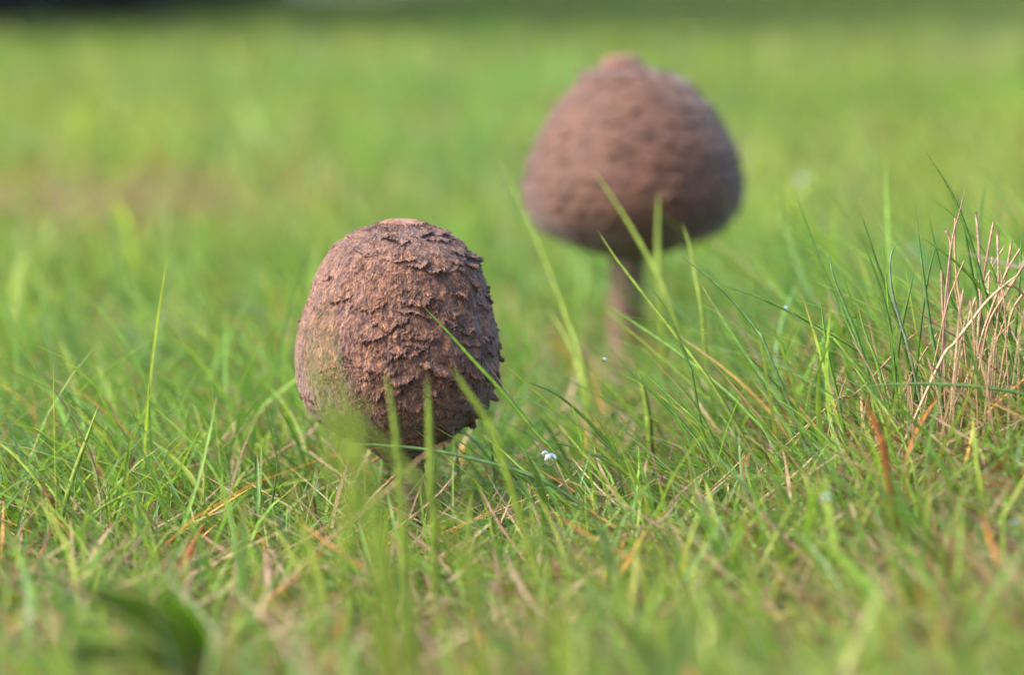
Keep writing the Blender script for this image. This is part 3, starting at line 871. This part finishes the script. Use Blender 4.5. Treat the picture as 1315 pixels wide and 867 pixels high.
single_blade('grass_shoot', [(1188, 193), (1223, 250), (1249, 320), (1268, 390), (1292, 450)], 0.905, 0.90, 1.8 * MM, C_DARK,
             'tallest dark green blade leaning left out of the dry straw tussock')
single_blade('grass_shoot', [(960, 379), (1017, 401), (1060, 430), (1083, 450)], 0.95, 0.93, 1.4 * MM, C_GREEN,
             'green blade with a dewdrop, leaning low left out of the tussock')
single_blade('grass_shoot', [(1070, 506), (1118, 496), (1170, 493), (1220, 494), (1267, 498), (1315, 507), (1345, 530)], 0.865, 0.87, 1.5 * MM, C_BLUE,
             'long green blade lying level across the front of the straw tussock')
single_blade('grass_shoot', [(1162, 308), (1148, 318), (1143, 340), (1146, 375), (1157, 417), (1170, 460)], 0.905, 0.90, 1.2 * MM, (0.20, 0.27, 0.17),
             'pale blade with a curled white tip in the tussock', tip_col=(0.6, 0.6, 0.5))
rT = np.random.default_rng(90)
stalks = [([(1253, 272), (1257, 320), (1258, 390), (1256, 430)], 0.905, 1.5), ([(1276, 284), (1269, 320), (1262, 364), (1258, 420)], 0.905, 1.3),
          ([(1281, 296), (1282, 340), (1283, 390), (1280, 440)], 0.91, 1.3), ([(1299, 310), (1293, 345), (1284, 390), (1276, 450)], 0.905, 1.3),
          ([(1227, 275), (1226, 310), (1228, 350), (1236, 420)], 0.92, 1.1), ([(1213, 293), (1221, 315), (1218, 360), (1214, 420)], 0.91, 1.2),
          ([(1209, 346), (1210, 385), (1212, 430)], 0.905, 1.3), ([(1310, 320), (1292, 350), (1272, 400), (1256, 450)], 0.90, 1.1),
          ([(1322, 330), (1295, 372), (1272, 410), (1262, 450)], 0.90, 1.3), ([(1306, 352), (1290, 380), (1278, 440)], 0.91, 1.0),
          ([(1275, 328), (1270, 360), (1268, 430)], 0.92, 1.0), ([(1224, 358), (1230, 390), (1238, 440)], 0.90, 1.1),
          ([(1290, 316), (1270, 350), (1250, 390), (1240, 430)], 0.915, 1.0), ([(1318, 372), (1300, 400), (1290, 450)], 0.90, 1.2)]
for _ in range(60):
    x = rT.triangular(1030, 1300, 1335); y = rT.uniform(385, 500) - 60 * (x > 1230) * rT.uniform(0, 1); dx = rT.normal(0, 28)
    stalks.append(([(x, y), (x + dx * 0.5, y + 32), (x + dx, y + 75)], rT.uniform(0.86, 0.98), rT.uniform(0.45, 0.95)))
for px, d, w in stalks:
    single_blade('straw_stalk', px, d, d, w * MM, [C_TAN, C_PALE, (0.34, 0.21, 0.12), C_TAN][rT.integers(0, 4)],
                 'short upright dry tan stalk in the straw tussock', 'straw', 'dry stalks of the tussock', thick=0.75, blunt=True, tip_col=C_PALE, mat=M_STRAW)
single_blade('straw_stalk', [(1240, 237), (1234, 265), (1223, 307), (1216, 364), (1212, 420)], 0.90, 0.90, 1.1 * MM, (0.27, 0.16, 0.13),
             'tallest thin brown stalk with a pale tip in the straw tussock', 'straw', thick=0.7, mat=M_STRAW, tip_col=C_PALE)
single_blade('straw_stalk', [(1306, 360), (1303, 356), (1270, 384), (1248, 412), (1225, 442), (1205, 470)], 0.885, 0.885, 1.6 * MM, C_PALE,
             'long pale straw bent over at its end, leaning across the tussock', 'straw', thick=0.4, mat=M_STRAW, tip_col=C_PALE)
single_blade('straw_stalk', [(1231, 322), (1265, 332), (1306, 344), (1345, 365)], 0.83, 0.83, 1.3 * MM, (0.34, 0.25, 0.20),
             'blurred greyish straw pointing left in front of the tussock', 'straw', thick=0.7, mat=M_STRAW, tip_col=C_TAN)
single_blade('straw_stalk', [(1174, 380), (1186, 405), (1215, 425), (1250, 450)], 0.90, 0.90, 0.9 * MM, C_BROWN,
             'dark brown curled dead blade low in the tussock', 'straw', thick=0.5, mat=M_STRAW, tip_col=C_BROWN)
single_blade('straw_stalk', [(1268, 358), (1295, 368), (1325, 388)], 0.89, 0.89, 1.1 * MM, C_BROWN,
             'brown dead blade leaning in from the side over the pale straw', 'straw', thick=0.5, mat=M_STRAW, tip_col=C_PALE)
single_blade('straw_stalk', [(1262, 392), (1180, 425), (1100, 505), (1060, 525)], 0.93, 0.92, 0.9 * MM, C_TAN,
             'long thin straw slanting down left out of the tussock', 'straw', thick=0.6, mat=M_STRAW)

# ------------------------------------------------------------------ broad dark leaves low in the grass, close to the lens
def broad_leaf(parent, base, tip, width, arch, color, twist):
    n, k = 16, 9
    s = np.linspace(0, 1, n)
    base, tip = np.array(base), np.array(tip)
    path = base + (tip - base) * s[:, None]; path[:, 2] += arch * np.sin(s * math.pi)
    d = tip - base; d[2] = 0; d /= np.linalg.norm(d)
    side = np.array([-d[1], d[0], twist]); side /= np.linalg.norm(side)
    w = width / 2 * np.sin(np.clip(s * 0.93 + 0.07, 0, 1) * math.pi) ** 0.75
    a = np.linspace(-1, 1, k)
    V = path[:, None, :] + side * (w[:, None] * a)[..., None]
    V[..., 2] += 0.0035 * np.abs(a) ** 1.3 + 0.0006 * np.sin(a * 9)[None] * np.sin(s * 20)[:, None]
    Vb = V.copy(); Vb[..., 2] -= 0.0004
    Vt = np.concatenate([V.reshape(-1, 3), Vb.reshape(-1, 3)])
    f = grid_faces(n, k); f2 = f[:, ::-1] + n * k
    col = np.tile(np.array(color), (len(Vt), 1))
    return build_mesh('leaf', Vt - np.array(parent.location), np.concatenate([f, f2]), M_GRASS, parent, col=col)
pl = bpy.data.objects.new('broad_leaved_plant', None); COL.objects.link(pl)
b0 = P(275, 850, 0.70); b0[2] = float(ground_z(b0[0], b0[1])); pl.location = b0
tag(pl, 'low plant with broad dark green leaves in the grass below the rust-coloured leaf', 'plant')
broad_leaf(pl, b0 + [0, 0, 0.002], P(118, 772, 0.62), 0.0085, 0.004, (0.160, 0.240, 0.065), 0.35)
broad_leaf(pl, b0 + [0, 0, 0.002], P(205, 772, 0.66), 0.0080, 0.003, (0.190, 0.360, 0.030), -0.3)
broad_leaf(pl, b0 + [0, 0, 0.002], P(95, 846, 0.60), 0.0080, 0.003, (0.150, 0.225, 0.065), 0.2)
broad_leaf(pl, b0 + [0, 0, 0.002], P(330, 806, 0.70), 0.0070, 0.003, (0.120, 0.220, 0.040), 0.3)

# ------------------------------------------------------------------ dewdrops
def dew(px, py, d, rad, label, group=None):
    nu, nv = 20, 14
    th = np.linspace(0, 2 * math.pi, nu, endpoint=False); ph = np.linspace(0.02, math.pi - 0.02, nv)
    T, Q = np.meshgrid(th, ph, indexing='ij')
    sag = 1 + 0.10 * np.cos(Q)                       # a bead that sags a little: fuller below
    V = np.stack([np.sin(Q) * np.cos(T) * rad * (2 - sag), np.sin(Q) * np.sin(T) * rad * (2 - sag), np.cos(Q) * rad * 0.92], -1)
    ob = build_mesh('dewdrop', V.reshape(-1, 3), grid_faces(nu, nv, True), M_WATER)
    ob.location = P(px, py, d)
    tag(ob, label, 'dewdrop', group)
dew(707, 590, 0.883, 0.0019, 'largest clear round dewdrop of a touching pair on a green blade')
dew(700, 583, 0.884, 0.0011, 'smaller bright dewdrop of a touching pair on a green blade')
for (x, y, d, r_, lab) in [(1008, 396, 0.945, 0.0008, 'tiny sparkling dewdrop on the low blade leaning out of the tussock'),
                           (1061, 640, 0.74, 0.0009, 'blurred pale dewdrop hanging in the grass below the straw tussock'),
                           (186, 830, 0.655, 0.0014, 'blurred whitish dewdrop on the broad dark leaf'),
                           (1303, 672, 0.76, 0.0009, 'blurred dewdrop in the grass at the foot of the rise'),
                           (434, 628, 0.915, 0.0007, 'small dewdrop beside the brown stalk left of the front stem'),
                           (776, 462, 0.95, 0.0007, 'small dewdrop at the foot of the rear stem'),
                           (1171, 325, 1.35, 0.0022, 'soft round dewdrop glow behind the tussock'),
                           (1028, 231, 1.55, 0.0018, 'faint dewdrop on a far blade tip right of the rear cap'),
                           (47, 697, 0.888, 0.0007, 'upper dewdrop on the broad blue-green leaf'),
                           (42, 716, 0.888, 0.0006, 'lower dewdrop on the broad blue-green leaf'),
                           (235, 508, 1.15, 0.0015, 'soft pale dewdrop in the grass left of the scaly cap')]:
    dew(x, y, d, r_, lab)
